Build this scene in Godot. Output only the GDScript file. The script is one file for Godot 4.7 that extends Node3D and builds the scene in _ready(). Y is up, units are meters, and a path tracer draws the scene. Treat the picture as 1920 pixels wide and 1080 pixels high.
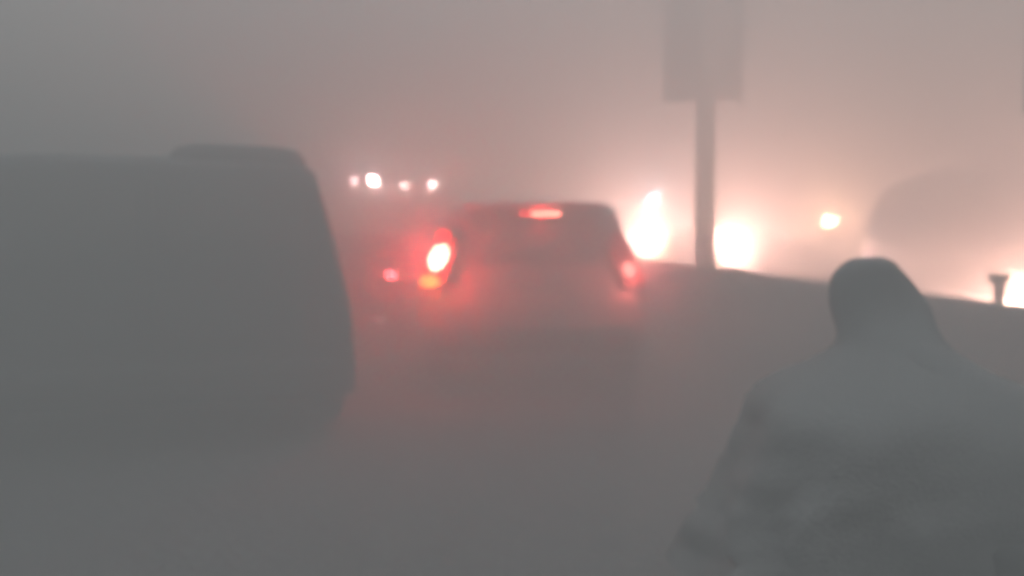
extends Node3D
# Dense fog on a road at dusk: cars queue beside a concrete median, headlights come the other way.

var used := {}
var rng := RandomNumberGenerator.new()
var M := {}
var shoulder := 0.37   # how far the cabin is drawn in just above the belt line

# ---------------------------------------------------------------- naming
func numbered(called: String) -> String:
	if not used.has(called):
		used[called] = 0
		return called
	used[called] += 1
	return "%s_%03d" % [called, used[called]]

func thing(called: String, label: String, category: String, at := Vector3.ZERO, turn := 0.0, group := "") -> Node3D:
	var o := Node3D.new()
	o.name = numbered(called)
	add_child(o)
	o.position = at
	o.rotation.y = turn
	o.set_meta("label", label)
	o.set_meta("category", category)
	if group != "":
		o.set_meta("group", group)
	return o

func part(called: String, st: SurfaceTool, m: Material, parent: Node, label := "") -> MeshInstance3D:
	var o := MeshInstance3D.new()
	o.name = called
	st.generate_normals()
	o.mesh = st.commit()
	o.material_override = m
	parent.add_child(o, true)
	if label != "":
		o.set_meta("label", label)
	return o

func structure(called: String, st: SurfaceTool, m: Material) -> MeshInstance3D:
	var o := part(called, st, m, self)
	o.set_meta("kind", "structure")
	return o

# ---------------------------------------------------------------- shapes
func mb() -> SurfaceTool:
	var st := SurfaceTool.new()
	st.begin(Mesh.PRIMITIVE_TRIANGLES)
	st.set_smooth_group(-1)
	return st

func quad(st: SurfaceTool, a: Vector3, b: Vector3, c: Vector3, d: Vector3) -> void:
	for p in [a, b, c, a, c, d]:
		st.add_vertex(p)

func loft(st: SurfaceTool, rings: Array, closed := true, caps := true, smooth := true) -> void:
	st.set_smooth_group(1 if smooth else -1)
	var n: int = rings[0].size()
	for i in rings.size() - 1:
		for k in (n if closed else n - 1):
			var k2 := (k + 1) % n
			quad(st, rings[i][k], rings[i][k2], rings[i + 1][k2], rings[i + 1][k])
	st.set_smooth_group(-1)
	if caps:
		for e in [0, rings.size() - 1]:
			var mid := Vector3.ZERO
			for p in rings[e]:
				mid += p
			mid /= n
			for k in n:
				var k2 := (k + 1) % n
				if e == 0:
					st.add_vertex(mid); st.add_vertex(rings[e][k2]); st.add_vertex(rings[e][k])
				else:
					st.add_vertex(mid); st.add_vertex(rings[e][k]); st.add_vertex(rings[e][k2])

func bbox(st: SurfaceTool, c: Vector3, s: Vector3, bev := 0.01) -> void:
	var rings := []
	var h := s * 0.5
	for lv in [[-h.y, bev], [-h.y + bev, 0.0], [h.y - bev, 0.0], [h.y, bev]]:
		var x: float = h.x - lv[1]
		var z: float = h.z - lv[1]
		var b := bev
		var r := PackedVector3Array()
		for q in [[x, z - b], [x - b, z], [-x + b, z], [-x, z - b], [-x, -z + b], [-x + b, -z], [x - b, -z], [x, -z + b]]:
			r.append(c + Vector3(q[0], lv[0], q[1]))
		rings.append(r)
	loft(st, rings, true, true, false)

# a plate with rounded corners: u and v span its face, its thickness runs along u x v
func rounded(w: float, h: float, r: float, n := 5) -> PackedVector2Array:
	var out := PackedVector2Array()
	for q in [[1, 1, 0], [-1, 1, 1], [-1, -1, 2], [1, -1, 3]]:
		for i in n:
			var a: float = (q[2] + float(i) / (n - 1)) * PI / 2
			out.append(Vector2(q[0] * (w / 2 - r) + cos(a) * r, q[1] * (h / 2 - r) + sin(a) * r))
	return out

func ellipse(a: float, b: float, tilt := 0.0, n := 28) -> PackedVector2Array:
	var out := PackedVector2Array()
	for i in n:
		out.append(Vector2(a * cos(TAU * i / n), b * sin(TAU * i / n)).rotated(tilt))
	return out

func plate(st: SurfaceTool, c: Vector3, u: Vector3, v: Vector3, shape: PackedVector2Array, thick: float, bev := 0.004, dome := 0.0) -> void:
	u = u.normalized()
	v = v.normalized()
	var w := u.cross(v).normalized()
	var rings := []
	var levels := [[-thick / 2, 1.0, 0.0], [thick / 2 - bev, 1.0, 0.0], [thick / 2, 1.0, bev]]
	if dome > 0.0:
		levels.append([thick / 2 + dome * 0.6, 0.7, bev])
		levels.append([thick / 2 + dome * 0.9, 0.35, bev])
		levels.append([thick / 2 + dome, 0.05, bev])
	for lv in levels:
		var r := PackedVector3Array()
		for p in shape:
			var q: Vector2 = p * lv[1]
			q -= q.normalized() * minf(lv[2], q.length() * 0.5)
			r.append(c + u * q.x + v * q.y + w * lv[0])
		rings.append(r)
	loft(st, rings, true, true, dome > 0.0)

func tube(st: SurfaceTool, pts: Array, rad: Array, n := 12, caps := true) -> void:
	var rings := []
	var up := Vector3.UP
	for i in pts.size():
		var d: Vector3 = (pts[mini(i + 1, pts.size() - 1)] - pts[maxi(i - 1, 0)]).normalized()
		var ref := up if absf(d.dot(up)) < 0.95 else Vector3.RIGHT
		var a := d.cross(ref).normalized()
		var b := d.cross(a).normalized()
		var r := PackedVector3Array()
		for k in n:
			var t := TAU * k / n
			r.append(pts[i] + (a * cos(t) + b * sin(t)) * rad[mini(i, rad.size() - 1)])
		rings.append(r)
	loft(st, rings, true, caps)

# profile of (radius, along) turned about an axis
func lathe(st: SurfaceTool, c: Vector3, axis: Vector3, prof: Array, n := 28) -> void:
	var ref := Vector3.UP if absf(axis.y) < 0.9 else Vector3.RIGHT
	var a := axis.cross(ref).normalized()
	var b := axis.cross(a).normalized()
	var rings := []
	for p in prof:
		var r := PackedVector3Array()
		for k in n:
			var t := TAU * k / n
			r.append(c + axis * p[1] + (a * cos(t) + b * sin(t)) * p[0])
		rings.append(r)
	loft(st, rings)

func smooth_line(pts: Array, sub := 4) -> Array:
	var out := []
	for i in pts.size() - 1:
		var p0: Vector2 = pts[maxi(i - 1, 0)]
		var p3: Vector2 = pts[mini(i + 2, pts.size() - 1)]
		for k in sub:
			out.append(pts[i].cubic_interpolate(pts[i + 1], p0, p3, float(k) / sub))
	out.append(pts[-1])
	return out

# one cross-section of a car body
func sec(z: float, yb: float, wb: float, ybelt: float, wbelt: float, yt: float, wt: float) -> PackedVector3Array:
	var half := smooth_line([Vector2(0, yb), Vector2(wb - 0.10, yb), Vector2(wb, yb + 0.09), Vector2(wbelt, lerpf(yb, ybelt, 0.55)), Vector2(wbelt - 0.015, ybelt), Vector2(lerpf(wbelt, wt, shoulder), lerpf(ybelt, yt, 0.35)), Vector2(lerpf(wbelt, wt, 0.85), lerpf(ybelt, yt, 0.8)), Vector2(wt - 0.10, yt - 0.025), Vector2(0, yt)])
	var r := PackedVector3Array()
	for p in half:
		r.append(Vector3(p.x, p.y, z))
	for i in range(half.size() - 2, 0, -1):
		r.append(Vector3(-half[i].x, half[i].y, z))
	return r

func shell(root: Node3D, secs: Array, m: Material, called := "body") -> MeshInstance3D:
	# more rings between the given ones, so that the outline curves
	var rings := []
	for i in secs.size() - 1:
		for k in 3:
			var t := k / 3.0
			var v := []
			for j in 7:
				var a: float = secs[maxi(i - 1, 0)][j]
				var d: float = secs[mini(i + 2, secs.size() - 1)][j]
				v.append(lerpf(secs[i][j], secs[i + 1][j], t) if j == 0 else lerpf(cubic_interpolate(secs[i][j], secs[i + 1][j], a, d, t), lerpf(secs[i][j], secs[i + 1][j], t), 0.6))
			rings.append(sec(v[0], v[1], v[2], v[3], v[4], v[5], v[6]))
	var e = secs[-1]
	rings.append(sec(e[0], e[1], e[2], e[3], e[4], e[5], e[6]))
	var st := mb()
	loft(st, rings)
	return part(called, st, m, root)

func wheel(root: Node3D, at: Vector3, r: float, w: float) -> void:
	var side := signf(at.x)
	var st := mb()
	lathe(st, at, Vector3(side, 0, 0), [[r * 0.62, -w / 2], [r * 0.95, -w / 2], [r, -w / 2 + 0.03], [r, w / 2 - 0.03], [r * 0.95, w / 2], [r * 0.66, w / 2 - 0.005], [r * 0.62, w / 2 - 0.03]])
	var o := part("wheel", st, M.rubber, root)
	st = mb()
	lathe(st, at, Vector3(side, 0, 0), [[r * 0.64, w / 2 - 0.035], [r * 0.58, w / 2 - 0.02], [r * 0.5, w / 2 - 0.05], [r * 0.2, w / 2 - 0.03], [r * 0.16, w / 2 - 0.01], [0.01, w / 2 - 0.01]], 24)
	for k in 5:
		var t := TAU * k / 5
		var d := Vector3(0, cos(t), sin(t))
		tube(st, [at + d * r * 0.15 + Vector3(side * (w / 2 - 0.012), 0, 0), at + d * r * 0.58 + Vector3(side * (w / 2 - 0.012), 0, 0)], [0.028, 0.018], 6)
	part("rim", st, M.alloy, o)
	st = mb()
	var arc := []
	for k in 13:
		var t := PI * k / 12.0
		arc.append(at + Vector3(side * (w / 2 - 0.05), sin(t) * (r + 0.06), cos(t) * (r + 0.06)))
	tube(st, arc, [0.035], 8)
	part("wheel_arch", st, M.trim, root)

# ---------------------------------------------------------------- materials
func noise_tex(freq: float, a: Color, b: Color, size := 512, octaves := 5, seed_ := 1) -> NoiseTexture2D:
	var t := NoiseTexture2D.new()
	t.width = size
	t.height = size
	t.seamless = true
	var n := FastNoiseLite.new()
	n.seed = seed_
	n.frequency = freq
	n.fractal_octaves = octaves
	t.noise = n
	var g := Gradient.new()
	g.set_color(0, a)
	g.set_color(1, b)
	t.color_ramp = g
	return t

func bump_tex(freq: float, size := 512, strength := 6.0, seed_ := 5) -> NoiseTexture2D:
	var t := NoiseTexture2D.new()
	t.width = size
	t.height = size
	t.seamless = true
	t.as_normal_map = true
	t.bump_strength = strength
	var n := FastNoiseLite.new()
	n.seed = seed_
	n.frequency = freq
	n.fractal_octaves = 4
	t.noise = n
	return t

func lin(r: float, g: float, b: float) -> Color:
	return Color(r, g, b).linear_to_srgb()

func mat(c: Color, rough := 0.6, metal := 0.0) -> StandardMaterial3D:
	var m := StandardMaterial3D.new()
	m.albedo_color = c
	m.roughness = rough
	m.metallic = metal
	return m

func worn(c0: Color, c1: Color, rough: float, scale: float, freq := 0.01, seed_ := 1, bump := 0.0) -> StandardMaterial3D:
	var m := mat(Color.WHITE, rough)
	m.albedo_texture = noise_tex(freq, c0, c1, 512, 5, seed_)
	m.uv1_triplanar = true
	m.uv1_world_triplanar = true
	m.uv1_scale = Vector3.ONE * scale
	if bump > 0.0:
		m.normal_enabled = true
		m.normal_texture = bump_tex(0.05, 512, 8.0, seed_ + 3)
		m.normal_scale = bump
	return m

func paint(c: Color, dusty: Color, seed_: int) -> StandardMaterial3D:
	var m := worn(c, dusty, 0.42, 0.5, 0.012, seed_)
	m.clearcoat_enabled = true
	m.clearcoat = 0.6
	m.clearcoat_roughness = 0.15
	return m

func glow(c: Color, energy: float, lens := Color(0.6, 0.6, 0.6)) -> StandardMaterial3D:
	var m := mat(lens, 0.2)
	m.emission_enabled = true
	m.emission = c
	m.emission_energy_multiplier = energy
	return m

func lens_glass(c: Color, a := 0.35) -> StandardMaterial3D:
	var m := mat(Color(c.r, c.g, c.b, a), 0.1)
	m.transparency = BaseMaterial3D.TRANSPARENCY_ALPHA
	return m

func materials() -> void:
	M.asphalt = worn(lin(0.075, 0.075, 0.075), lin(0.13, 0.128, 0.125), 0.9, 0.35, 0.02, 11, 0.8)
	M.earth = worn(lin(0.09, 0.075, 0.055), lin(0.16, 0.135, 0.10), 0.95, 0.15, 0.02, 12, 1.0)
	M.concrete = worn(lin(0.32, 0.30, 0.28), lin(0.45, 0.43, 0.40), 0.9, 0.4, 0.012, 13, 0.6)
	M.pole = worn(lin(0.20, 0.19, 0.18), lin(0.30, 0.29, 0.27), 0.85, 0.8, 0.015, 14, 0.5)
	M.suv = paint(lin(0.38, 0.37, 0.365), lin(0.48, 0.47, 0.46), 21)
	M.van = worn(lin(0.04, 0.044, 0.05), lin(0.075, 0.08, 0.088), 0.9, 0.5, 0.012, 22)
	M.sedan = worn(lin(0.10, 0.10, 0.105), lin(0.16, 0.155, 0.15), 0.85, 0.5, 0.012, 23)
	M.bus = paint(lin(0.30, 0.28, 0.25), lin(0.42, 0.39, 0.35), 24)
	M.truck = paint(lin(0.22, 0.16, 0.10), lin(0.34, 0.26, 0.18), 25)
	M.lorry = worn(lin(0.07, 0.055, 0.045), lin(0.13, 0.10, 0.08), 0.8, 0.6, 0.02, 26, 0.4)
	M.rubber = mat(lin(0.02, 0.02, 0.02), 0.85)
	M.trim = mat(lin(0.03, 0.03, 0.03), 0.6)
	M.alloy = mat(lin(0.45, 0.45, 0.46), 0.35, 0.9)
	M.chrome = mat(lin(0.6, 0.6, 0.6), 0.2, 1.0)
	M.glass = mat(lin(0.06, 0.062, 0.064), 0.4)
	M.steamed_glass = mat(lin(0.20, 0.20, 0.20), 0.5)
	M.plate = worn(lin(0.5, 0.5, 0.46), lin(0.7, 0.7, 0.66), 1.2, 3.0, 0.02, 27)
	M.sign_back = worn(lin(0.22, 0.13, 0.11), lin(0.32, 0.20, 0.17), 0.7, 0.7, 0.015, 28)
	M.sign_grey = worn(lin(0.16, 0.16, 0.17), lin(0.24, 0.24, 0.25), 0.55, 0.7, 0.015, 29)
	M.cloth = worn(lin(0.095, 0.092, 0.092), lin(0.15, 0.147, 0.145), 0.95, 3.0, 0.03, 30, 0.7)
	M.jeans = worn(lin(0.03, 0.035, 0.05), lin(0.05, 0.055, 0.075), 0.95, 3.0, 0.03, 31, 0.7)
	M.skin = mat(lin(0.24, 0.13, 0.085), 0.55)
	M.hair = mat(lin(0.012, 0.01, 0.009), 0.6)
	M.bike = paint(lin(0.02, 0.02, 0.022), lin(0.04, 0.04, 0.04), 32)
	M.vinyl = mat(lin(0.025, 0.024, 0.023), 0.55)
	M.red_lens = mat(lin(0.35, 0.012, 0.02), 0.15)
	M.dull_lens = mat(lin(0.09, 0.03, 0.03), 0.4)
	M.amber_lens = mat(lin(0.5, 0.18, 0.02), 0.15)
	M.white_lens = mat(lin(0.6, 0.6, 0.58), 0.15)

# ---------------------------------------------------------------- lamps
func lamp_light(parent: Node3D, at: Vector3, c: Color, energy: float, size: float) -> void:
	var l := OmniLight3D.new()
	l.name = "lamp_light"
	l.light_color = c
	l.light_energy = energy
	l.light_size = size
	l.omni_range = 120.0
	l.omni_attenuation = 2.0
	l.shadow_enabled = true
	l.position = at
	parent.add_child(l, true)

# ---------------------------------------------------------------- scene
const FOG := 0.34
func _ready() -> void:
	rng.seed = 7
	var cam := Camera3D.new()
	cam.name = "camera"
	cam.fov = 40.0
	cam.near = 0.05
	cam.far = 2000.0
	cam.position = Vector3(0, 1.33, 0)
	cam.rotation_degrees = Vector3(-3.28, 0, 0)
	var eye := CameraAttributesPhysical.new()
	eye.frustum_focal_length = 32.97
	eye.frustum_focus_distance = 1.0
	eye.exposure_aperture = 2.7
	eye.frustum_near = 0.05
	eye.frustum_far = 2000.0
	cam.attributes = eye
	add_child(cam)
	cam.current = true

	var sky := ProceduralSkyMaterial.new()
	sky.sky_top_color = Color(0.655, 0.695, 0.71)
	sky.sky_horizon_color = Color(0.57, 0.60, 0.61)
	sky.sky_curve = 0.3
	sky.ground_bottom_color = Color(0.2, 0.2, 0.2)
	sky.ground_horizon_color = Color(0.57, 0.60, 0.61)
	sky.sky_energy_multiplier = 2.95
	sky.ground_energy_multiplier = 2.95
	var env := Environment.new()
	env.background_mode = Environment.BG_SKY
	env.sky = Sky.new()
	env.sky.sky_material = sky
	env.background_energy_multiplier = 1.0
	env.tonemap_mode = Environment.TONE_MAPPER_LINEAR
	env.tonemap_exposure = 10.5
	env.sdfgi_enabled = true
	env.ssao_enabled = true
	env.ssil_enabled = true
	env.volumetric_fog_enabled = true
	env.volumetric_fog_density = FOG
	env.volumetric_fog_albedo = Color(0.97, 0.96, 0.95)
	env.volumetric_fog_anisotropy = -0.12
	env.volumetric_fog_length = 200.0
	var we := WorldEnvironment.new()
	we.name = "world_environment"
	we.environment = env
	add_child(we)

	var sun := DirectionalLight3D.new()
	sun.name = "sun"
	sun.light_energy = 0.15
	sun.light_angular_distance = 30.0
	sun.light_color = Color(1.0, 0.97, 0.93)
	sun.rotation_degrees = Vector3(-60, 25, 0)
	sun.shadow_enabled = true
	add_child(sun)

	materials()
	ground()
	barrier()
	sign_post()
	suv()
	van()
	sedan()
	lorry()
	truck()
	minibus()
	globe_lamp()
	roadside_sign()
	delineator()
	mist()
	rider()

func ground() -> void:
	var st := mb()
	quad(st, Vector3(-300, -0.12, 300), Vector3(300, -0.12, 300), Vector3(300, -0.12, -300), Vector3(-300, -0.12, -300))
	structure("ground", st, M.earth)
	for r in [[-5.2, 3.02, "road"], [3.62, 11.5, "road"]]:
		st = mb()
		bbox(st, Vector3((r[0] + r[1]) / 2, -0.06, -60), Vector3(r[1] - r[0], 0.12, 240), 0.004)
		var o := structure(numbered(r[2]), st, M.asphalt)
		o.set_meta("label", "dark asphalt carriageway")

func barrier() -> void:
	var t := thing("median_barrier", "long low concrete wall with sloping sides dividing the two carriageways", "barrier", Vector3(3.32, 0, 0))
	var prof := [Vector2(-0.30, -0.12), Vector2(-0.30, 0.08), Vector2(-0.17, 0.32), Vector2(-0.095, 0.88), Vector2(-0.065, 0.915), Vector2(0.065, 0.915), Vector2(0.095, 0.88), Vector2(0.17, 0.32), Vector2(0.30, 0.08), Vector2(0.30, -0.12)]
	var z := 4.0
	while z > -44.0:
		var rings := []
		for e in [[0.0, 0.012], [-0.012, 0.0], [-3.978, 0.0], [-3.99, 0.012]]:
			var r := PackedVector3Array()
			for p in prof:
				var s: float = 1.0 - e[1]
				r.append(Vector3(p.x * s, p.y * s if p.y > 0 else p.y, z + e[0]))
			rings.append(r)
		var st := mb()
		loft(st, rings, true, true, false)
		part("wall_segment", st, M.concrete, t)
		z -= 4.0

func sign_post() -> void:
	var t := thing("sign_post", "thick round post carrying a tall faint board, between two dazzling headlights beyond the wall", "sign", Vector3(4.17, 0, -17.2))
	var st := mb()
	tube(st, [Vector3(0, -0.1, 0), Vector3(0, 0.9, 0), Vector3(0, 9.4, 0)], [0.24, 0.225, 0.18], 24)
	part("post", st, M.pole, t)
	st = mb()
	lathe(st, Vector3(0, -0.1, 0), Vector3.UP, [[0.34, 0.0], [0.34, 0.2], [0.3, 0.24], [0.02, 0.24]])
	part("footing", st, M.concrete, t)
	st = mb()
	bbox(st, Vector3(0, 6.8, -0.28), Vector3(1.74, 4.8, 0.07), 0.015)
	var b := part("board", st, M.sign_back, t)
	for y in [4.7, 5.7, 6.8, 7.9, 8.9]:
		st = mb()
		bbox(st, Vector3(0, y, -0.22), Vector3(1.6, 0.08, 0.04), 0.005)
		part("rail", st, M.trim, b)

func suv() -> void:
	var t := thing("estate_car", "pale tall hatchback with red brake lamp, amber indicator and lit roof brake light", "car", Vector3(0.18, 0, -6.7))
	shoulder = 0.8
	shell(t, [
		[0.0, 0.46, 0.86, 0.66, 0.92, 0.80, 0.88],
		[-0.05, 0.38, 0.92, 0.76, 0.98, 0.98, 0.93],
		[-0.11, 0.33, 0.95, 1.00, 0.99, 1.22, 0.80],
		[-0.21, 0.30, 0.95, 1.00, 0.99, 1.50, 0.75],
		[-0.31, 0.28, 0.95, 1.00, 0.99, 1.655, 0.73],
		[-0.5, 0.26, 0.95, 1.00, 0.99, 1.705, 0.72],
		[-1.4, 0.25, 0.95, 1.00, 0.99, 1.735, 0.72],
		[-2.3, 0.25, 0.95, 1.00, 0.99, 1.72, 0.72],
		[-2.9, 0.25, 0.95, 1.00, 0.98, 1.60, 0.72],
		[-3.5, 0.26, 0.94, 1.00, 0.97, 1.16, 0.84],
		[-4.2, 0.30, 0.92, 0.86, 0.94, 1.02, 0.82],
		[-4.6, 0.42, 0.80, 0.66, 0.84, 0.80, 0.76]], M.suv)
	shoulder = 0.37
	var back := Vector3(0, 0.95, -0.31).normalized()
	var st := mb()
	plate(st, Vector3(0, 1.345, -0.135), Vector3.RIGHT, back, rounded(1.26, 0.40, 0.08), 0.02)
	var g := part("rear_window", st, M.steamed_glass, t)
	st = mb()
	tube(st, [Vector3(0.02, 1.16, -0.055), Vector3(-0.28, 1.24, -0.075)], [0.012, 0.007], 8)
	part("wiper", st, M.trim, g)
	st = mb()
	bbox(st, Vector3(0, 0.50, 0.0), Vector3(1.72, 0.22, 0.10), 0.03)
	var bm := part("bumper", st, M.trim, t)
	for s in [-1, 1]:
		st = mb()
		plate(st, Vector3(s * 0.7, 0.5, 0.055), Vector3.RIGHT, Vector3.UP, rounded(0.18, 0.05, 0.02), 0.012)
		part("reflector", st, M.red_lens, bm)
	st = mb()
	plate(st, Vector3(0, 0.86, -0.008), Vector3.RIGHT, Vector3.UP, rounded(0.52, 0.13, 0.012), 0.015)
	part("number_plate", st, M.plate, t)
	st = mb()
	bbox(st, Vector3(0, 0.955, -0.02), Vector3(0.7, 0.035, 0.04), 0.008)
	part("tailgate_handle", st, M.suv, t)
	st = mb()
	bbox(st, Vector3(0, 1.65, -0.17), Vector3(1.22, 0.05, 0.26), 0.022)
	var sp := part("roof_spoiler", st, M.suv, t)
	# the high brake light, its left end dimmer than its right
	st = mb()
	plate(st, Vector3(0.035, 1.575, -0.085), Vector3.RIGHT, Vector3.UP, rounded(0.36, 0.06, 0.02), 0.05)
	part("high_brake_housing", st, M.red_lens, sp)
	for e in [[-0.105, 0.085, Color(1.0, 0.12, 0.12), 1.4], [0.075, 0.25, Color(1.0, 0.50, 0.42), 4.2]]:
		st = mb()
		plate(st, Vector3(0.035 + e[0], 1.575, -0.055), Vector3.RIGHT, Vector3.UP, rounded(e[1], 0.03, 0.014), 0.02)
		part("high_brake_light", st, glow(e[2], e[3], Color(0.5, 0.05, 0.05)), sp)
	lamp_light(t, Vector3(0.08, 1.575, -0.0), Color(1.0, 0.08, 0.07), 0.03, 0.03)
	# tail lamps: a tall leaning red lens with an amber indicator at its foot
	for s in [-1, 1]:
		var lit: bool = s < 0
		st = mb()
		var shape := PackedVector2Array()
		for p in [[0.14, 0.27], [0.08, 0.24], [0.0, 0.10], [-0.07, -0.06], [-0.11, -0.20], [-0.08, -0.24], [0.06, -0.24], [0.11, -0.16], [0.17, 0.02], [0.20, 0.18]]:
			shape.append(Vector2(p[0] * -s, p[1]))
		if s > 0:
			shape.reverse()
		var c := Vector3(s * 0.835, 1.17, -0.07)
		var face := Vector3(0, 1, -0.28).normalized()
		plate(st, c, Vector3.RIGHT, face, shape, 0.14, 0.015)
		var h := part("tail_lamp", st, M.red_lens, t)
		if lit:
			st = mb()
			plate(st, c + Vector3(0.035, 0.035, 0.075), Vector3.RIGHT, face, ellipse(0.072, 0.118, -0.42), 0.02, 0.004, 0.02)
			part("brake_light", st, glow(Color(1.0, 0.62, 0.52), 9.0, Color(0.6, 0.1, 0.1)), h)
			st = mb()
			plate(st, c + Vector3(0.07, 0.20, 0.035), Vector3.RIGHT, face, ellipse(0.055, 0.075, -0.4), 0.02, 0.004, 0.01)
			part("running_light", st, glow(Color(1.0, 0.03, 0.08), 1.8, Color(0.6, 0.05, 0.08)), h)
			st = mb()
			plate(st, c + Vector3(-0.035, -0.165, 0.13), Vector3.RIGHT, face, ellipse(0.085, 0.052, -0.05), 0.02, 0.004, 0.015)
			part("indicator_light", st, glow(Color(1.0, 0.46, 0.18), 2.2, Color(0.6, 0.3, 0.05)), h)
			lamp_light(t, c + Vector3(-0.06, 0.03, 0.20), Color(1.0, 0.07, 0.10), 0.44, 0.08)
			lamp_light(t, c + Vector3(-0.03, -0.165, 0.18), Color(1.0, 0.32, 0.08), 0.08, 0.05)
		else:
			st = mb()
			plate(st, c + Vector3(-0.03, -0.07, 0.09), Vector3.RIGHT, face, ellipse(0.06, 0.065), 0.02, 0.004, 0.015)
			part("brake_light", st, glow(Color(1.0, 0.55, 0.50), 1.5, Color(0.6, 0.1, 0.1)), h, "dim right brake light")
			lamp_light(t, c + Vector3(0.03, -0.07, 0.40), Color(1.0, 0.40, 0.36), 0.11, 0.06)
	for s in [-1, 1]:
		for w in [[-0.75, 0.85], [-1.65, 0.85], [-2.5, 0.72]]:
			st = mb()
			plate(st, Vector3(s * 0.765, 1.36, w[0]), Vector3(0, 0, -s), Vector3(-s * 0.13, 1, 0).normalized(), rounded(w[1] - 0.07, 0.34, 0.06), 0.05)
			part("side_window", st, M.glass, t)
		st = mb()
		bbox(st, Vector3(s * 1.06, 1.1, -3.0), Vector3(0.2, 0.16, 0.1), 0.035)
		part("door_mirror", st, M.trim, t)
		wheel(t, Vector3(s * 0.86, 0.36, -0.95), 0.36, 0.24)
		wheel(t, Vector3(s * 0.86, 0.36, -3.65), 0.36, 0.24)
	st = mb()
	plate(st, Vector3(0, 1.4, -3.16), Vector3.LEFT, Vector3(0, 0.44, 0.6).normalized(), rounded(1.4, 0.6, 0.08), 0.03)
	part("windscreen", st, M.glass, t)

func van() -> void:
	var t := thing("panel_van", "large unlit grey van with sloping side and raised roof section, waiting beside the hatchback", "van", Vector3(-2.29, 0, -5.02), deg_to_rad(19.0))
	t.scale = Vector3(1.15, 1.06, 1.0)
	shell(t, [
		[0.0, 0.36, 1.02, 0.75, 1.06, 1.30, 0.96],
		[-0.05, 0.28, 1.08, 0.80, 1.10, 1.62, 0.90],
		[-0.11, 0.25, 1.12, 0.85, 1.11, 1.74, 0.90],
		[-0.25, 0.24, 1.13, 0.90, 1.11, 1.79, 0.90],
		[-1.5, 0.24, 1.13, 0.90, 1.11, 1.80, 0.90],
		[-2.6, 0.24, 1.13, 0.90, 1.11, 1.78, 0.90],
		[-3.0, 0.25, 1.12, 0.90, 1.10, 1.60, 0.90],
		[-3.4, 0.28, 1.10, 0.85, 1.08, 1.10, 0.95],
		[-3.62, 0.36, 1.0, 0.70, 1.0, 0.92, 0.90]], M.van)
	var st := mb()
	var rings := []
	for e in [[1.66, 0.0], [1.80, 0.0], [1.86, 0.04], [1.885, 0.11]]:
		var r := PackedVector3Array()
		for p in rounded(0.78 - e[1] * 2, 2.3 - e[1] * 2, 0.12):
			r.append(Vector3(p.x + 0.47, e[0], p.y - 1.35))
		rings.append(r)
	loft(st, rings)
	part("raised_roof", st, M.van, t)
	for s in [-1, 1]:
		st = mb()
		plate(st, Vector3(s * 0.46, 1.38, 0.0), Vector3.RIGHT, Vector3(0, 0.98, -0.12).normalized(), rounded(0.74, 0.44, 0.07), 0.03)
		part("rear_window", st, M.glass, t)
		st = mb()
		bbox(st, Vector3(s * 0.12, 0.98, 0.0), Vector3(0.14, 0.035, 0.05), 0.01)
		part("door_handle", st, M.trim, t)
		st = mb()
		plate(st, Vector3(s * 0.86, 0.74, -0.01), Vector3.RIGHT, Vector3.UP, rounded(0.11, 0.30, 0.03), 0.06, 0.01)
		part("tail_lamp", st, M.dull_lens, t)
		for w in [[-0.8, 1.0], [-1.9, 1.0]]:
			st = mb()
			plate(st, Vector3(s * 0.988, 1.33, w[0]), Vector3(0, 0, -s), Vector3(-s * 0.25, 1, 0).normalized(), rounded(0.92, 0.40, 0.08), 0.05)
			part("side_window", st, M.glass, t)
		wheel(t, Vector3(s * 0.98, 0.31, -0.7), 0.31, 0.2)
		wheel(t, Vector3(s * 0.98, 0.31, -2.9), 0.31, 0.2)
	st = mb()
	bbox(st, Vector3(0, 1.0, -0.005), Vector3(0.02, 1.2, 0.05), 0.005)
	part("door_seam", st, M.trim, t)
	st = mb()
	bbox(st, Vector3(0, 0.42, 0.03), Vector3(1.96, 0.18, 0.16), 0.04)
	part("bumper", st, M.trim, t)
	st = mb()
	plate(st, Vector3(0.3, 0.62, 0.0), Vector3.RIGHT, Vector3.UP, rounded(0.5, 0.13, 0.012), 0.06)
	part("number_plate", st, M.trim, t)
	st = mb()
	plate(st, Vector3(0, 1.37, -3.27), Vector3.LEFT, Vector3(0, 0.5, 0.4).normalized(), rounded(1.6, 0.5, 0.08), 0.06)
	part("windscreen", st, M.glass, t)

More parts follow.
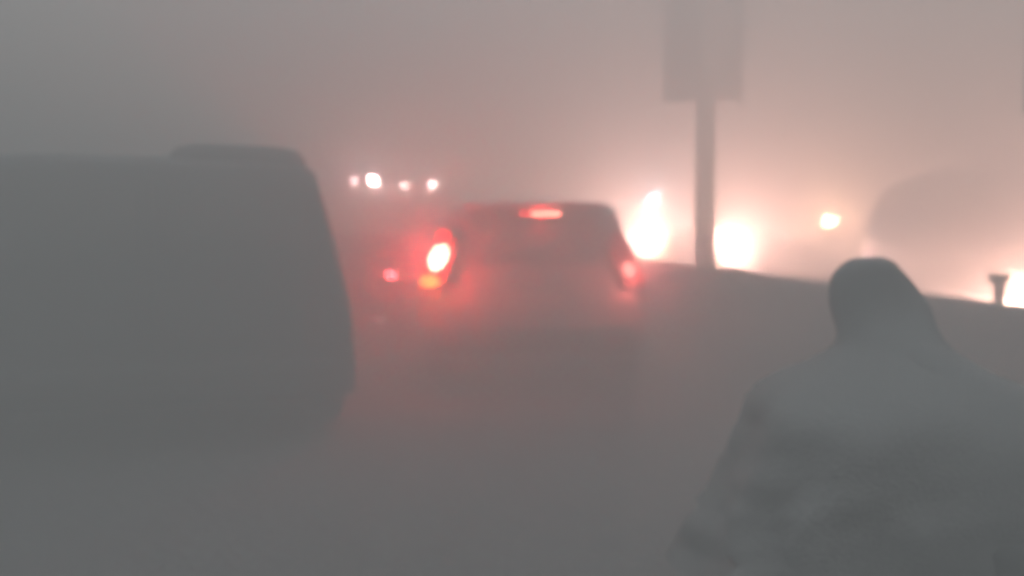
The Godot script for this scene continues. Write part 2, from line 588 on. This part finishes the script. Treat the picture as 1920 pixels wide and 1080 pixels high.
func sedan() -> void:
	var t := thing("saloon_car", "grey car ahead of the van showing a small round pink tail light", "car", Vector3(-2.20, 0, -9.6))
	shell(t, [
		[0.0, 0.42, 0.76, 0.62, 0.80, 0.76, 0.76],
		[-0.06, 0.34, 0.80, 0.74, 0.84, 0.98, 0.78],
		[-0.14, 0.28, 0.82, 0.85, 0.86, 1.06, 0.76],
		[-0.55, 0.24, 0.83, 0.88, 0.86, 1.10, 0.74],
		[-1.1, 0.22, 0.83, 0.90, 0.86, 1.38, 0.62],
		[-1.7, 0.22, 0.83, 0.90, 0.86, 1.46, 0.60],
		[-2.4, 0.22, 0.83, 0.88, 0.86, 1.40, 0.60],
		[-3.1, 0.23, 0.82, 0.86, 0.85, 1.00, 0.74],
		[-3.8, 0.28, 0.80, 0.74, 0.82, 0.88, 0.72],
		[-4.15, 0.38, 0.70, 0.58, 0.72, 0.70, 0.66]], M.sedan)
	var st := mb()
	for s in [-1, 1]:
		st = mb()
		plate(st, Vector3(s * 0.70, 0.93, -0.03), Vector3.RIGHT, Vector3(0, 1, -0.2).normalized(), rounded(0.26, 0.14, 0.04), 0.07, 0.01)
		var h := part("tail_lamp", st, M.red_lens, t)
		st = mb()
		plate(st, Vector3(s * 0.735, 0.94, 0.01), Vector3.RIGHT, Vector3(0, 1, -0.2).normalized(), ellipse(0.072, 0.058, -0.3), 0.02, 0.004, 0.015)
		part("brake_light", st, glow(Color(1.0, 0.36, 0.38), 8.0, Color(0.6, 0.1, 0.1)), h)
		lamp_light(t, Vector3(s * 0.735, 0.94, 0.07), Color(1.0, 0.12, 0.14), 0.10, 0.05)
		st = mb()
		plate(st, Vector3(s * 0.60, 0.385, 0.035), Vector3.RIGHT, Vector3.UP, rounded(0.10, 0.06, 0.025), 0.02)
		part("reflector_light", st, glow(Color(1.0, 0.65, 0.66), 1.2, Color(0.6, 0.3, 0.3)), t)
		wheel(t, Vector3(s * 0.75, 0.30, -0.85), 0.30, 0.19)
		wheel(t, Vector3(s * 0.75, 0.30, -3.25), 0.30, 0.19)
		for w in [-1.35, -2.1]:
			st = mb()
			plate(st, Vector3(s * 0.755, 1.13, w), Vector3(0, 0, -s), Vector3(-s * 0.5, 1, 0).normalized(), rounded(0.66, 0.26, 0.06), 0.05)
			part("side_window", st, M.glass, t)
	st = mb()
	bbox(st, Vector3(0, 0.44, 0.0), Vector3(1.5, 0.2, 0.08), 0.03)
	part("bumper", st, M.trim, t)
	st = mb()
	plate(st, Vector3(0, 1.25, -0.80), Vector3.RIGHT, Vector3(0, 0.28, -0.5).normalized(), rounded(1.15, 0.5, 0.06), 0.06)
	part("rear_window", st, M.glass, t)

func lorry() -> void:
	var t := thing("box_lorry", "faint tall lorry in the fog with a row of four small white roof lamps", "lorry", Vector3(-2.3, 0, -15.0))
	var st := mb()
	bbox(st, Vector3(0, 1.50, -2.4), Vector3(2.2, 1.8, 4.8), 0.03)
	part("cargo_box", st, M.lorry, t)
	st = mb()
	bbox(st, Vector3(0, 0.52, -3.2), Vector3(0.9, 0.14, 6.4), 0.01)
	part("chassis", st, M.trim, t)
	st = mb()
	bbox(st, Vector3(0, 1.35, -5.9), Vector3(2.0, 1.6, 1.6), 0.12)
	part("cab", st, M.truck, t)
	st = mb()
	bbox(st, Vector3(0, 0.45, -0.05), Vector3(2.1, 0.14, 0.1), 0.02)
	part("underrun_bar", st, M.trim, t)
	for s in [-1, 1]:
		wheel(t, Vector3(s * 0.9, 0.42, -1.4), 0.42, 0.3)
		wheel(t, Vector3(s * 0.9, 0.42, -5.7), 0.42, 0.3)
	# lamps on a bar along the top of the box
	st = mb()
	bbox(st, Vector3(0.06, 2.42, -0.06), Vector3(1.9, 0.035, 0.05), 0.008)
	part("lamp_bar", st, M.trim, t)
	for e in [[-0.665, 2.484, 0.05, 26.0, 0.5], [-0.313, 2.504, 0.10, 220.0, 3.0], [0.259, 2.404, 0.055, 50.0, 0.7], [0.802, 2.424, 0.06, 90.0, 1.2]]:
		st = mb()
		lathe(st, Vector3(e[0], e[1], 0.0), Vector3(0, 0, 1), [[e[2] * 1.15, -0.06], [e[2] * 1.2, 0.0], [e[2] * 1.05, 0.02], [0.01, 0.02]])
		var h := part("lamp_housing", st, M.trim, t)
		st = mb()
		lathe(st, Vector3(e[0], e[1], 0.02), Vector3(0, 0, 1), [[e[2], 0.0], [e[2] * 0.9, 0.02], [e[2] * 0.5, 0.035], [0.005, 0.04]])
		part("roof_lamp", st, glow(Color(1.0, 0.80, 0.76), e[3], Color(0.8, 0.8, 0.8)), h)
		lamp_light(t, Vector3(e[0], e[1], 0.12), Color(1.0, 0.86, 0.84), e[4], 0.04)

func truck() -> void:
	var t := thing("oncoming_truck", "oncoming truck with two dazzling headlights and a bluish cab light beyond the median", "truck", Vector3(4.78, 0, -21.6))
	var st := mb()
	bbox(st, Vector3(0, 1.5, -1.1), Vector3(2.56, 1.9, 2.0), 0.12)
	part("cab", st, M.truck, t)
	st = mb()
	bbox(st, Vector3(0, 1.7, -4.2), Vector3(2.5, 2.3, 3.8), 0.04)
	part("cargo_body", st, M.lorry, t)
	st = mb()
	bbox(st, Vector3(0, 0.6, -3.1), Vector3(1.0, 0.16, 5.8), 0.01)
	part("chassis", st, M.trim, t)
	st = mb()
	plate(st, Vector3(0, 1.95, -0.1), Vector3.RIGHT, Vector3.UP, rounded(2.2, 0.75, 0.1), 0.06)
	part("windscreen", st, M.glass, t)
	st = mb()
	bbox(st, Vector3(0, 0.72, -0.05), Vector3(2.45, 0.3, 0.24), 0.05)
	part("bumper", st, M.chrome, t)
	for y in [1.05, 1.16, 1.27, 1.38]:
		st = mb()
		bbox(st, Vector3(0, y, -0.09), Vector3(1.5, 0.05, 0.05), 0.01)
		part("grille_bar", st, M.trim, t)
	for s in [-1, 1]:
		wheel(t, Vector3(s * 0.98, 0.5, -1.4), 0.5, 0.3)
		wheel(t, Vector3(s * 0.98, 0.5, -5.0), 0.5, 0.3)
		st = mb()
		lathe(st, Vector3(s * 1.18, 1.25, -0.1), Vector3(0, 0, 1), [[0.19, 0.0], [0.2, 0.06], [0.17, 0.08], [0.01, 0.08]])
		var h := part("headlight_housing", st, M.chrome, t)
		st = mb()
		lathe(st, Vector3(s * 1.18, 1.25, -0.02), Vector3(0, 0, 1), [[0.165, 0.0], [0.15, 0.025], [0.08, 0.04], [0.005, 0.045]])
		part("headlight", st, glow(Color(1.0, 0.86, 0.72), 700.0, Color(0.8, 0.8, 0.8)), h)
		lamp_light(t, Vector3(s * 1.18, 1.25, 0.1), Color(1.0, 0.77, 0.71), 1350.0, 0.15)
	st = mb()
	lathe(st, Vector3(-0.98, 2.516, -0.2), Vector3(0, 0, 1), [[0.16, 0.0], [0.17, 0.08], [0.12, 0.11], [0.01, 0.11]])
	var c := part("cab_lamp_housing", st, M.chrome, t)
	st = mb()
	lathe(st, Vector3(-0.98, 2.516, -0.085), Vector3(0, 0, 1), [[0.15, 0.0], [0.13, 0.025], [0.07, 0.04], [0.005, 0.045]])
	part("cab_lamp", st, glow(Color(0.86, 0.95, 1.0), 400.0, Color(0.8, 0.8, 0.8)), c)
	lamp_light(t, Vector3(-0.98, 2.516, 0.02), Color(0.80, 0.92, 1.0), 60.0, 0.12)

func minibus() -> void:
	var t := thing("oncoming_minibus", "pale rounded minibus barely showing through the fog beyond the median wall", "minibus", Vector3(7.3, 0, -10.5), PI)
	# its own front is at z = 0 and it reaches back along +z before the half turn
	shell(t, [
		[0.0, 0.40, 0.86, 0.72, 0.92, 0.98, 0.86],
		[0.12, 0.32, 0.96, 0.80, 1.00, 1.30, 0.92],
		[0.45, 0.28, 1.00, 0.95, 1.03, 1.90, 0.90],
		[0.95, 0.27, 1.02, 1.10, 1.04, 2.32, 0.86],
		[1.8, 0.27, 1.02, 1.15, 1.05, 2.42, 0.86],
		[2.9, 0.27, 1.02, 1.15, 1.05, 2.40, 0.86],
		[3.5, 0.28, 1.02, 1.12, 1.04, 2.25, 0.84],
		[3.85, 0.32, 0.98, 1.0, 1.0, 1.90, 0.80],
		[4.0, 0.40, 0.90, 0.85, 0.92, 1.45, 0.74]], M.bus)
	var st := mb()
	plate(st, Vector3(0, 1.58, 0.26), Vector3.LEFT, Vector3(0, 0.6, 0.33).normalized(), rounded(1.64, 0.66, 0.1), 0.06)
	part("windscreen", st, M.glass, t)
	for s in [-1, 1]:
		for w in [1.35, 2.25, 3.1]:
			st = mb()
			plate(st, Vector3(s * 0.985, 1.66, w), Vector3(0, 0, -s), Vector3(-s * 0.15, 1, 0).normalized(), rounded(0.78, 0.5, 0.07), 0.05)
			part("side_window", st, M.glass, t)
		wheel(t, Vector3(s * 0.9, 0.34, 0.75), 0.34, 0.22)
		wheel(t, Vector3(s * 0.9, 0.34, 3.2), 0.34, 0.22)
		st = mb()
		plate(st, Vector3(s * 0.78, 0.42, 0.0), Vector3.LEFT, Vector3.UP, rounded(0.26, 0.18, 0.07), 0.06, 0.01)
		var h := part("headlight_housing", st, M.chrome, t)
		st = mb()
		plate(st, Vector3(s * 0.78, 0.42, -0.035), Vector3.LEFT, Vector3.UP, ellipse(0.08, 0.07), 0.02, 0.004, 0.015)
		part("headlight", st, glow(Color(1.0, 0.86, 0.72), 80.0, Color(0.8, 0.8, 0.8)), h)
		lamp_light(t, Vector3(s * 0.78, 0.42, -0.12), Color(1.0, 0.77, 0.70), 30.0, 0.08)
	st = mb()
	bbox(st, Vector3(0, 0.60, 0.0), Vector3(1.8, 0.12, 0.12), 0.03)
	part("bumper", st, M.trim, t)

func globe_lamp() -> void:
	var t := thing("globe_lamp", "small lit globe lamp on a slim post beside the oncoming lane", "lamp", Vector3(6.4, 0, -16.0))
	var st := mb()
	tube(st, [Vector3(0, 0, 0), Vector3(0, 1.6, 0)], [0.024, 0.018], 12)
	part("post", st, M.trim, t)
	st = mb()
	lathe(st, Vector3(0, 0, 0), Vector3.UP, [[0.14, 0.0], [0.14, 0.03], [0.06, 0.07], [0.02, 0.07]])
	part("base", st, M.trim, t)
	st = mb()
	lathe(st, Vector3(0, 1.6, 0), Vector3.UP, [[0.05, 0.0], [0.09, 0.02], [0.09, 0.04], [0.02, 0.045]])
	part("collar", st, M.trim, t)
	st = mb()
	var prof := []
	for k in 13:
		var a := PI * k / 12.0
		prof.append([maxf(0.003, 0.13 * sin(a)), -0.14 * cos(a)])
	lathe(st, Vector3(0, 1.765, 0), Vector3.UP, prof)
	part("lamp_globe", st, glow(Color(1.0, 0.86, 0.68), 160.0, Color(0.8, 0.8, 0.75)), t)
	lamp_light(t, Vector3(0, 1.765, 0), Color(1.0, 0.74, 0.60), 26.0, 0.1)

func roadside_sign() -> void:
	var t := thing("road_sign", "grey back of a small road sign with rounded corners standing at the median", "sign", Vector3(3.79, 0, -5.3))
	var st := mb()
	tube(st, [Vector3(0, -0.12, 0), Vector3(0, 3.2, 0)], [0.03], 12)
	part("post", st, M.pole, t)
	st = mb()
	plate(st, Vector3(0, 2.56, 0.05), Vector3.RIGHT, Vector3.UP, rounded(0.86, 0.88, 0.1), 0.03)
	part("sign_plate", st, M.sign_grey, t)

func mist() -> void:
	# exhaust fumes hang behind the idling cars
	for e in [[Vector3(0.25, 0.72, -5.95), Vector3(3.1, 1.9, 1.3), 0.30, "thin grey exhaust fumes hanging behind the pale hatchback"], [Vector3(1.95, 0.80, -7.6), Vector3(2.4, 1.4, 3.4), 0.16, "thin drift of mist between the hatchback and the median wall"]]:
		var v := FogVolume.new()
		v.name = numbered("exhaust_mist")
		v.shape = RenderingServer.FOG_VOLUME_SHAPE_ELLIPSOID
		v.size = e[1]
		v.position = e[0]
		var m := FogMaterial.new()
		m.density = e[2]
		m.albedo = Color(0.96, 0.95, 0.94)
		v.material = m
		v.set_meta("kind", "stuff")
		v.set_meta("label", e[3])
		v.set_meta("category", "fumes")
		add_child(v)

func delineator() -> void:
	var t := thing("traffic_bollard", "short stubby marker post standing between the oncoming lanes, only its top above the wall", "bollard", Vector3(5.55, 0, -9.0))
	var st := mb()
	tube(st, [Vector3(0, 0, 0), Vector3(0, 0.92, 0)], [0.075, 0.06], 16)
	part("post", st, M.pole, t)
	st = mb()
	lathe(st, Vector3(0, 0.86, 0), Vector3.UP, [[0.08, 0.0], [0.11, 0.02], [0.11, 0.09], [0.08, 0.12], [0.01, 0.125]])
	part("cap", st, M.pole, t)
	st = mb()
	lathe(st, Vector3.ZERO, Vector3.UP, [[0.2, 0.0], [0.2, 0.04], [0.13, 0.07], [0.02, 0.07]])
	part("foot", st, M.rubber, t)

# ---------------------------------------------------------------- the rider
# surface nets over a smooth union of tapered capsules: bones are [a, b, radius a, radius b]
func capsule_mesh(st: SurfaceTool, bones: Array, cell: float, k: float) -> void:
	var lo := Vector3.INF
	var hi := -Vector3.INF
	for b in bones:
		var r: float = maxf(b[2], b[3]) + cell * 3 + k
		lo = lo.min(b[0] - Vector3.ONE * r).min(b[1] - Vector3.ONE * r)
		hi = hi.max(b[0] + Vector3.ONE * r).max(b[1] + Vector3.ONE * r)
	var n := Vector3i(((hi - lo) / cell).ceil()) + Vector3i.ONE
	var f := PackedFloat32Array()
	f.resize(n.x * n.y * n.z)
	f.fill(1.0)
	for b in bones:
		var pa: Vector3 = b[0]
		var ab: Vector3 = b[1] - pa
		var l2 := maxf(ab.length_squared(), 1e-8)
		var reach: float = maxf(b[2], b[3]) + cell * 2 + k
		var i0 := Vector3i(((pa.min(b[1]) - Vector3.ONE * reach - lo) / cell).floor()).clamp(Vector3i.ZERO, n - Vector3i.ONE)
		var i1 := Vector3i(((pa.max(b[1]) + Vector3.ONE * reach - lo) / cell).ceil()).clamp(Vector3i.ZERO, n - Vector3i.ONE)
		for z in range(i0.z, i1.z + 1):
			for y in range(i0.y, i1.y + 1):
				for x in range(i0.x, i1.x + 1):
					var p := lo + Vector3(x, y, z) * cell
					var t := clampf((p - pa).dot(ab) / l2, 0.0, 1.0)
					var d: float = p.distance_to(pa + ab * t) - lerpf(b[2], b[3], t)
					var at := (z * n.y + y) * n.x + x
					var h := maxf(k - absf(d - f[at]), 0.0) / k
					f[at] = minf(d, f[at]) - h * h * k * 0.25
	var step := [1, n.x, n.x * n.y]
	var vert := {}
	for z in n.z - 1:
		for y in n.y - 1:
			for x in n.x - 1:
				var at := (z * n.y + y) * n.x + x
				var mask := 0
				for c in 8:
					if f[at + (c & 1) * step[0] + (c >> 1 & 1) * step[1] + (c >> 2) * step[2]] < 0.0:
						mask |= 1 << c
				if mask == 0 or mask == 255:
					continue
				var sum := Vector3.ZERO
				var count := 0
				for c in 8:
					for ax in 3:
						if c >> ax & 1:
							continue
						var e := c | (1 << ax)
						if (mask >> c & 1) == (mask >> e & 1):
							continue
						var fa := f[at + (c & 1) * step[0] + (c >> 1 & 1) * step[1] + (c >> 2) * step[2]]
						var fb := f[at + (e & 1) * step[0] + (e >> 1 & 1) * step[1] + (e >> 2) * step[2]]
						var q := Vector3(c & 1, c >> 1 & 1, c >> 2)
						q[ax] = fa / (fa - fb)
						sum += q
						count += 1
				vert[at] = lo + (Vector3(x, y, z) + sum / count) * cell
	st.set_smooth_group(1)
	for at in vert:
		for ax in 3:
			var other: int = at + step[ax]
			if (f[at] < 0.0) == (f[other] < 0.0):
				continue
			var u: int = step[(ax + 1) % 3]
			var v: int = step[(ax + 2) % 3]
			if not (vert.has(at - u) and vert.has(at - v) and vert.has(at - u - v)):
				continue
			if f[at] < 0.0:
				quad(st, vert[at], vert[at - v], vert[at - u - v], vert[at - u])
			else:
				quad(st, vert[at], vert[at - u], vert[at - u - v], vert[at - v])

func table(t: Array, y: float) -> float:
	# t: pairs (height, value) from the top down, joined by a smooth curve
	for i in t.size() - 1:
		if y >= t[i + 1][0]:
			var p: Array = t[maxi(i - 1, 0)]
			var q: Array = t[mini(i + 2, t.size() - 1)]
			var s := clampf((t[i][0] - y) / (t[i][0] - t[i + 1][0]), 0.0, 1.0)
			return cubic_interpolate_in_time(t[i][1], t[i + 1][1], p[1], q[1], s, 1.0, -(p[0] - t[i][0]) / (t[i][0] - t[i + 1][0]), (t[i][0] - q[0]) / (t[i][0] - t[i + 1][0]))
	return t[-1][1]

func rider() -> void:
	# the motorcycle: local axes, front towards -z
	var b := thing("motorcycle", "dark motorcycle under the hooded rider beside the median wall", "motorcycle", Vector3(1.22, 0, -2.45))
	var st := mb()
	for w in [[-0.68, "wheel"], [0.62, "wheel"]]:
		st = mb()
		lathe(st, Vector3(0, 0.30, w[0]), Vector3.RIGHT, [[0.225, -0.045], [0.275, -0.055], [0.298, -0.03], [0.302, 0.0], [0.298, 0.03], [0.275, 0.055], [0.225, 0.045]], 32)
		var o := part("wheel", st, M.rubber, b)
		st = mb()
		lathe(st, Vector3(0, 0.30, w[0]), Vector3.RIGHT, [[0.228, -0.03], [0.21, -0.02], [0.21, 0.02], [0.228, 0.03]], 32)
		for k in 6:
			var d := Vector3(0, cos(TAU * k / 6), sin(TAU * k / 6))
			tube(st, [Vector3(0, 0.30, w[0]) + d * 0.03, Vector3(0, 0.30, w[0]) + d * 0.215], [0.016, 0.012], 6)
		part("rim", st, M.alloy, o)
	st = mb()
	tube(st, [Vector3(0, 0.80, -0.40), Vector3(0, 0.62, -0.10), Vector3(0, 0.55, 0.25), Vector3(0, 0.46, 0.78)], [0.035], 10)
	tube(st, [Vector3(0, 0.72, -0.42), Vector3(0, 0.34, -0.18), Vector3(0, 0.30, 0.2), Vector3(0, 0.30, 0.62)], [0.03], 10)
	part("frame", st, M.bike, b)
	st = mb()
	bbox(st, Vector3(0, 0.40, -0.02), Vector3(0.26, 0.3, 0.36), 0.05)
	part("engine", st, M.alloy, b)
	st = mb()
	capsule_mesh(st, [[Vector3(0, 0.70, -0.28), Vector3(0, 0.69, 0.02), 0.13, 0.10]], 0.025, 0.03)
	part("fuel_tank", st, M.bike, b)
	st = mb()
	capsule_mesh(st, [[Vector3(0, 0.68, 0.10), Vector3(0, 0.67, 0.36), 0.09, 0.11], [Vector3(0, 0.67, 0.34), Vector3(0, 0.67, 0.40), 0.11, 0.09]], 0.025, 0.03)
	part("seat", st, M.vinyl, b)
	for s in [-1, 1]:
		st = mb()
		tube(st, [Vector3(s * 0.09, 0.80, -0.46), Vector3(s * 0.09, 0.30, -0.68)], [0.022, 0.026], 10)
		part("fork", st, M.chrome, b)
		st = mb()
		tube(st, [Vector3(s * 0.22, 0.815, -0.29), Vector3(s * 0.35, 0.80, -0.23)], [0.018], 10)
		part("grip", st, M.rubber, b)
		st = mb()
		tube(st, [Vector3(s * 0.06, 0.28, 0.02), Vector3(s * 0.22, 0.28, 0.02)], [0.016], 8)
		part("foot_peg", st, M.rubber, b)
	st = mb()
	tube(st, [Vector3(-0.22, 0.815, -0.29), Vector3(-0.09, 0.82, -0.40), Vector3(0.09, 0.82, -0.40), Vector3(0.22, 0.815, -0.29)], [0.014], 10)
	part("handlebar", st, M.chrome, b)
	st = mb()
	lathe(st, Vector3(0, 0.74, -0.56), Vector3(0, 0, -1), [[0.05, -0.06], [0.09, 0.0], [0.095, 0.05], [0.08, 0.07], [0.01, 0.075]])
	part("headlamp", st, M.chrome, b)
	st = mb()
	bbox(st, Vector3(0, 0.47, 0.82), Vector3(0.14, 0.07, 0.06), 0.015)
	part("tail_lamp", st, M.red_lens, b)

	# the person: leaning forward over the tank, both hands on the grips
	var at := Vector3(1.22, 0, -2.45)
	var t := thing("person", "person in a grey hooded cape, hunched with back turned, in front of the median wall", "person", at)
	var head := Vector3(-0.01, 1.135, -0.17)
	var bones := [
		[Vector3(0, 0.79, 0.28), Vector3(0, 0.86, 0.12), 0.14, 0.14],
		[Vector3(0, 0.86, 0.12), Vector3(0, 0.93, -0.02), 0.14, 0.13],
		[Vector3(-0.11, 0.895, -0.02), Vector3(0.11, 0.895, -0.02), 0.08, 0.08],
		[Vector3(0, 0.96, -0.05), head + Vector3(0, -0.07, 0.02), 0.06, 0.055]]
	for s in [-1, 1]:
		bones.append([Vector3(s * 0.15, 0.885, -0.01), Vector3(s * 0.32, 0.78, 0.08), 0.065, 0.052])
		bones.append([Vector3(s * 0.32, 0.78, 0.08), Vector3(s * 0.295, 0.835, -0.18), 0.05, 0.036])
		bones.append([Vector3(s * 0.09, 0.78, 0.28), Vector3(s * 0.20, 0.62, -0.10), 0.095, 0.07])
		bones.append([Vector3(s * 0.20, 0.62, -0.10), Vector3(s * 0.17, 0.34, 0.10), 0.065, 0.045])
		bones.append([Vector3(s * 0.17, 0.33, 0.10), Vector3(s * 0.18, 0.30, -0.10), 0.045, 0.036])
	st = mb()
	capsule_mesh(st, bones, 0.016, 0.05)
	# head: skull, jaw, nose, ears
	capsule_mesh(st, [
		[head + Vector3(0, 0.025, 0.015), head + Vector3(0, 0.02, -0.02), 0.082, 0.078],
		[head + Vector3(0, -0.03, -0.03), head + Vector3(0, -0.075, -0.055), 0.062, 0.04],
		[head + Vector3(0, 0.0, -0.098), head + Vector3(0, -0.03, -0.112), 0.012, 0.017],
		[head + Vector3(-0.02, -0.055, -0.085), head + Vector3(0.02, -0.055, -0.085), 0.012, 0.012],
		[head + Vector3(-0.083, 0.01, 0.0), head + Vector3(-0.083, -0.03, 0.0), 0.016, 0.012],
		[head + Vector3(0.083, 0.01, 0.0), head + Vector3(0.083, -0.03, 0.0), 0.016, 0.012]], 0.008, 0.02)
	# hands: a palm on the grip, four fingers curled round it, a thumb below
	for s in [-1, 1]:
		var g := Vector3(s * 0.285, 0.807, -0.26)
		var ax := Vector3(s * 0.13, -0.015, 0.06).normalized()
		var hand := [[g + Vector3(0, 0.03, 0.05) - ax * 0.03, g + Vector3(0, 0.03, 0.05) + ax * 0.03, 0.018, 0.018], [g + Vector3(0, 0.03, 0.085), g + Vector3(0, 0.03, 0.05), 0.03, 0.022]]
		for k in 4:
			var o: Vector3 = g + ax * (k - 1.5) * 0.021
			var len_: float = [0.9, 1.0, 0.95, 0.8][k]
			hand.append([o + Vector3(0, 0.033, 0.03), o + Vector3(0, 0.034, -0.012) * len_, 0.010, 0.0095])
			hand.append([o + Vector3(0, 0.034, -0.012) * len_, o + Vector3(0, 0.004, -0.034) * len_, 0.0095, 0.009])
			hand.append([o + Vector3(0, 0.004, -0.034) * len_, o + Vector3(0, -0.026, -0.014) * len_, 0.009, 0.008])
		hand.append([g - ax * 0.035 + Vector3(0, 0.02, 0.05), g - ax * 0.05 + Vector3(0, -0.012, 0.025), 0.012, 0.010])
		hand.append([g - ax * 0.05 + Vector3(0, -0.012, 0.025), g - ax * 0.04 + Vector3(0, -0.028, -0.008), 0.010, 0.009])
		capsule_mesh(st, hand, 0.006, 0.006)
	part("body", st, M.skin, t)
	st = mb()
	var coat := []
	for k in 3:
		coat.append([bones[k][0], bones[k][1], bones[k][2] + 0.008, bones[k][3] + 0.008])
	for k in [4, 5, 9, 10]:
		coat.append([bones[k][0], bones[k][1], bones[k][2] + 0.008, bones[k][3] + 0.008])
	capsule_mesh(st, coat, 0.018, 0.05)
	part("jacket", st, M.cloth, t)
	st = mb()
	for s in [-1, 1]:
		capsule_mesh(st, [[Vector3(s * 0.09, 0.78, 0.28), Vector3(s * 0.20, 0.62, -0.10), 0.108, 0.084], [Vector3(s * 0.20, 0.62, -0.10), Vector3(s * 0.17, 0.37, 0.08), 0.08, 0.064]], 0.02, 0.04)
	part("trousers", st, M.jeans, t)
	for s in [-1, 1]:
		st = mb()
		capsule_mesh(st, [[Vector3(s * 0.17, 0.34, 0.11), Vector3(s * 0.18, 0.315, -0.12), 0.056, 0.046]], 0.014, 0.03)
		part("shoe", st, M.vinyl, t)
	st = mb()
	capsule_mesh(st, [[head + Vector3(0, 0.035, 0.02), head + Vector3(0, 0.03, 0.0), 0.086, 0.08], [head + Vector3(0, -0.03, 0.05), head + Vector3(0, 0.03, 0.03), 0.06, 0.07]], 0.012, 0.03)
	part("hair", st, M.hair, t)
	# the cape with its hood: outline to the left and right at each height, drawn in at the neck, spread over arms and knees
	var left := [[1.285, 0.0], [1.281, 0.06], [1.272, 0.09], [1.25, 0.116], [1.216, 0.137], [1.17, 0.147], [1.12, 0.152], [1.06, 0.150], [1.03, 0.152], [0.99, 0.18], [0.955, 0.245], [0.90, 0.345], [0.845, 0.43], [0.74, 0.47], [0.63, 0.52], [0.43, 0.60], [0.26, 0.68]]
	var right := [[1.285, 0.0], [1.281, 0.025], [1.272, 0.042], [1.25, 0.062], [1.216, 0.095], [1.17, 0.130], [1.12, 0.158], [1.06, 0.150], [1.03, 0.150], [0.99, 0.168], [0.955, 0.215], [0.90, 0.31], [0.845, 0.39], [0.74, 0.42], [0.63, 0.46], [0.43, 0.54], [0.26, 0.62]]
	var back := [[1.285, 0.0], [1.27, 0.06], [1.24, 0.095], [1.20, 0.115], [1.12, 0.14], [1.06, 0.165], [1.0, 0.22], [0.95, 0.285], [0.90, 0.345], [0.845, 0.375], [0.74, 0.40], [0.63, 0.415], [0.43, 0.43], [0.26, 0.45]]
	var fore := [[1.285, 0.0], [1.27, 0.07], [1.24, 0.11], [1.20, 0.13], [1.12, 0.14], [1.02, 0.15], [0.955, 0.26], [0.90, 0.40], [0.845, 0.47], [0.63, 0.52], [0.43, 0.55], [0.26, 0.58]]
	var middle := [[1.285, -0.17], [1.14, -0.165], [1.06, -0.11], [0.97, -0.02], [0.90, 0.05], [0.82, 0.10], [0.70, 0.12], [0.26, 0.13]]
	var ys := [1.285, 1.283, 1.280, 1.275, 1.268, 1.258, 1.245, 1.23, 1.21, 1.18]
	var y := 1.15
	while y > 0.25:
		ys.append(y)
		y -= 0.03
	var nz := FastNoiseLite.new()
	nz.seed = 4
	nz.frequency = 2.2
	var n := 72
	st = mb()
	for shell_ in [0.0, 0.008]:
		var rings := []
		for i in ys.size():
			var h: float = ys[i]
			var r := PackedVector3Array()
			var loose := clampf((0.97 - h) / 0.5, 0.0, 1.0)
			for k in n:
				var a := TAU * k / n
				var square := lerpf(1.0, 0.72, clampf((1.0 - h) / 0.12, 0.0, 1.0))
				var ca := signf(cos(a)) * pow(absf(cos(a)), square)
				var sa := signf(sin(a)) * pow(absf(sin(a)), square)
				var wx: float = table(right, h) if ca > 0 else table(left, h)
				var wz: float = table(back, h) if sa > 0 else table(fore, h)
				var fold := 1.0 + loose * (0.07 * sin(a * 9 + nz.get_noise_2d(h * 2, 0) * 4) + 0.035 * nz.get_noise_3d(ca, sa, h * 1.5)) + 0.03 * nz.get_noise_3d(ca * 1.6, sa * 1.6, h * 3)
				r.append(Vector3(-0.012 + ca * maxf(wx * fold - shell_, 0.001), h - shell_ * 0.6, table(middle, h) + sa * maxf(wz * fold - shell_, 0.001)))
			rings.append(r)
		st.set_smooth_group(1)
		for i in rings.size() - 1:
			var open: bool = ys[i] < 1.235 and ys[i] > 1.03
			for k in n:
				var mid := TAU * (k + 0.5) / n
				if open and absf(mid - 1.5 * PI) < 0.75:
					continue
				var k2 := (k + 1) % n
				quad(st, rings[i][k], rings[i][k2], rings[i + 1][k2], rings[i + 1][k])
	part("hooded_cape", st, M.cloth, t)
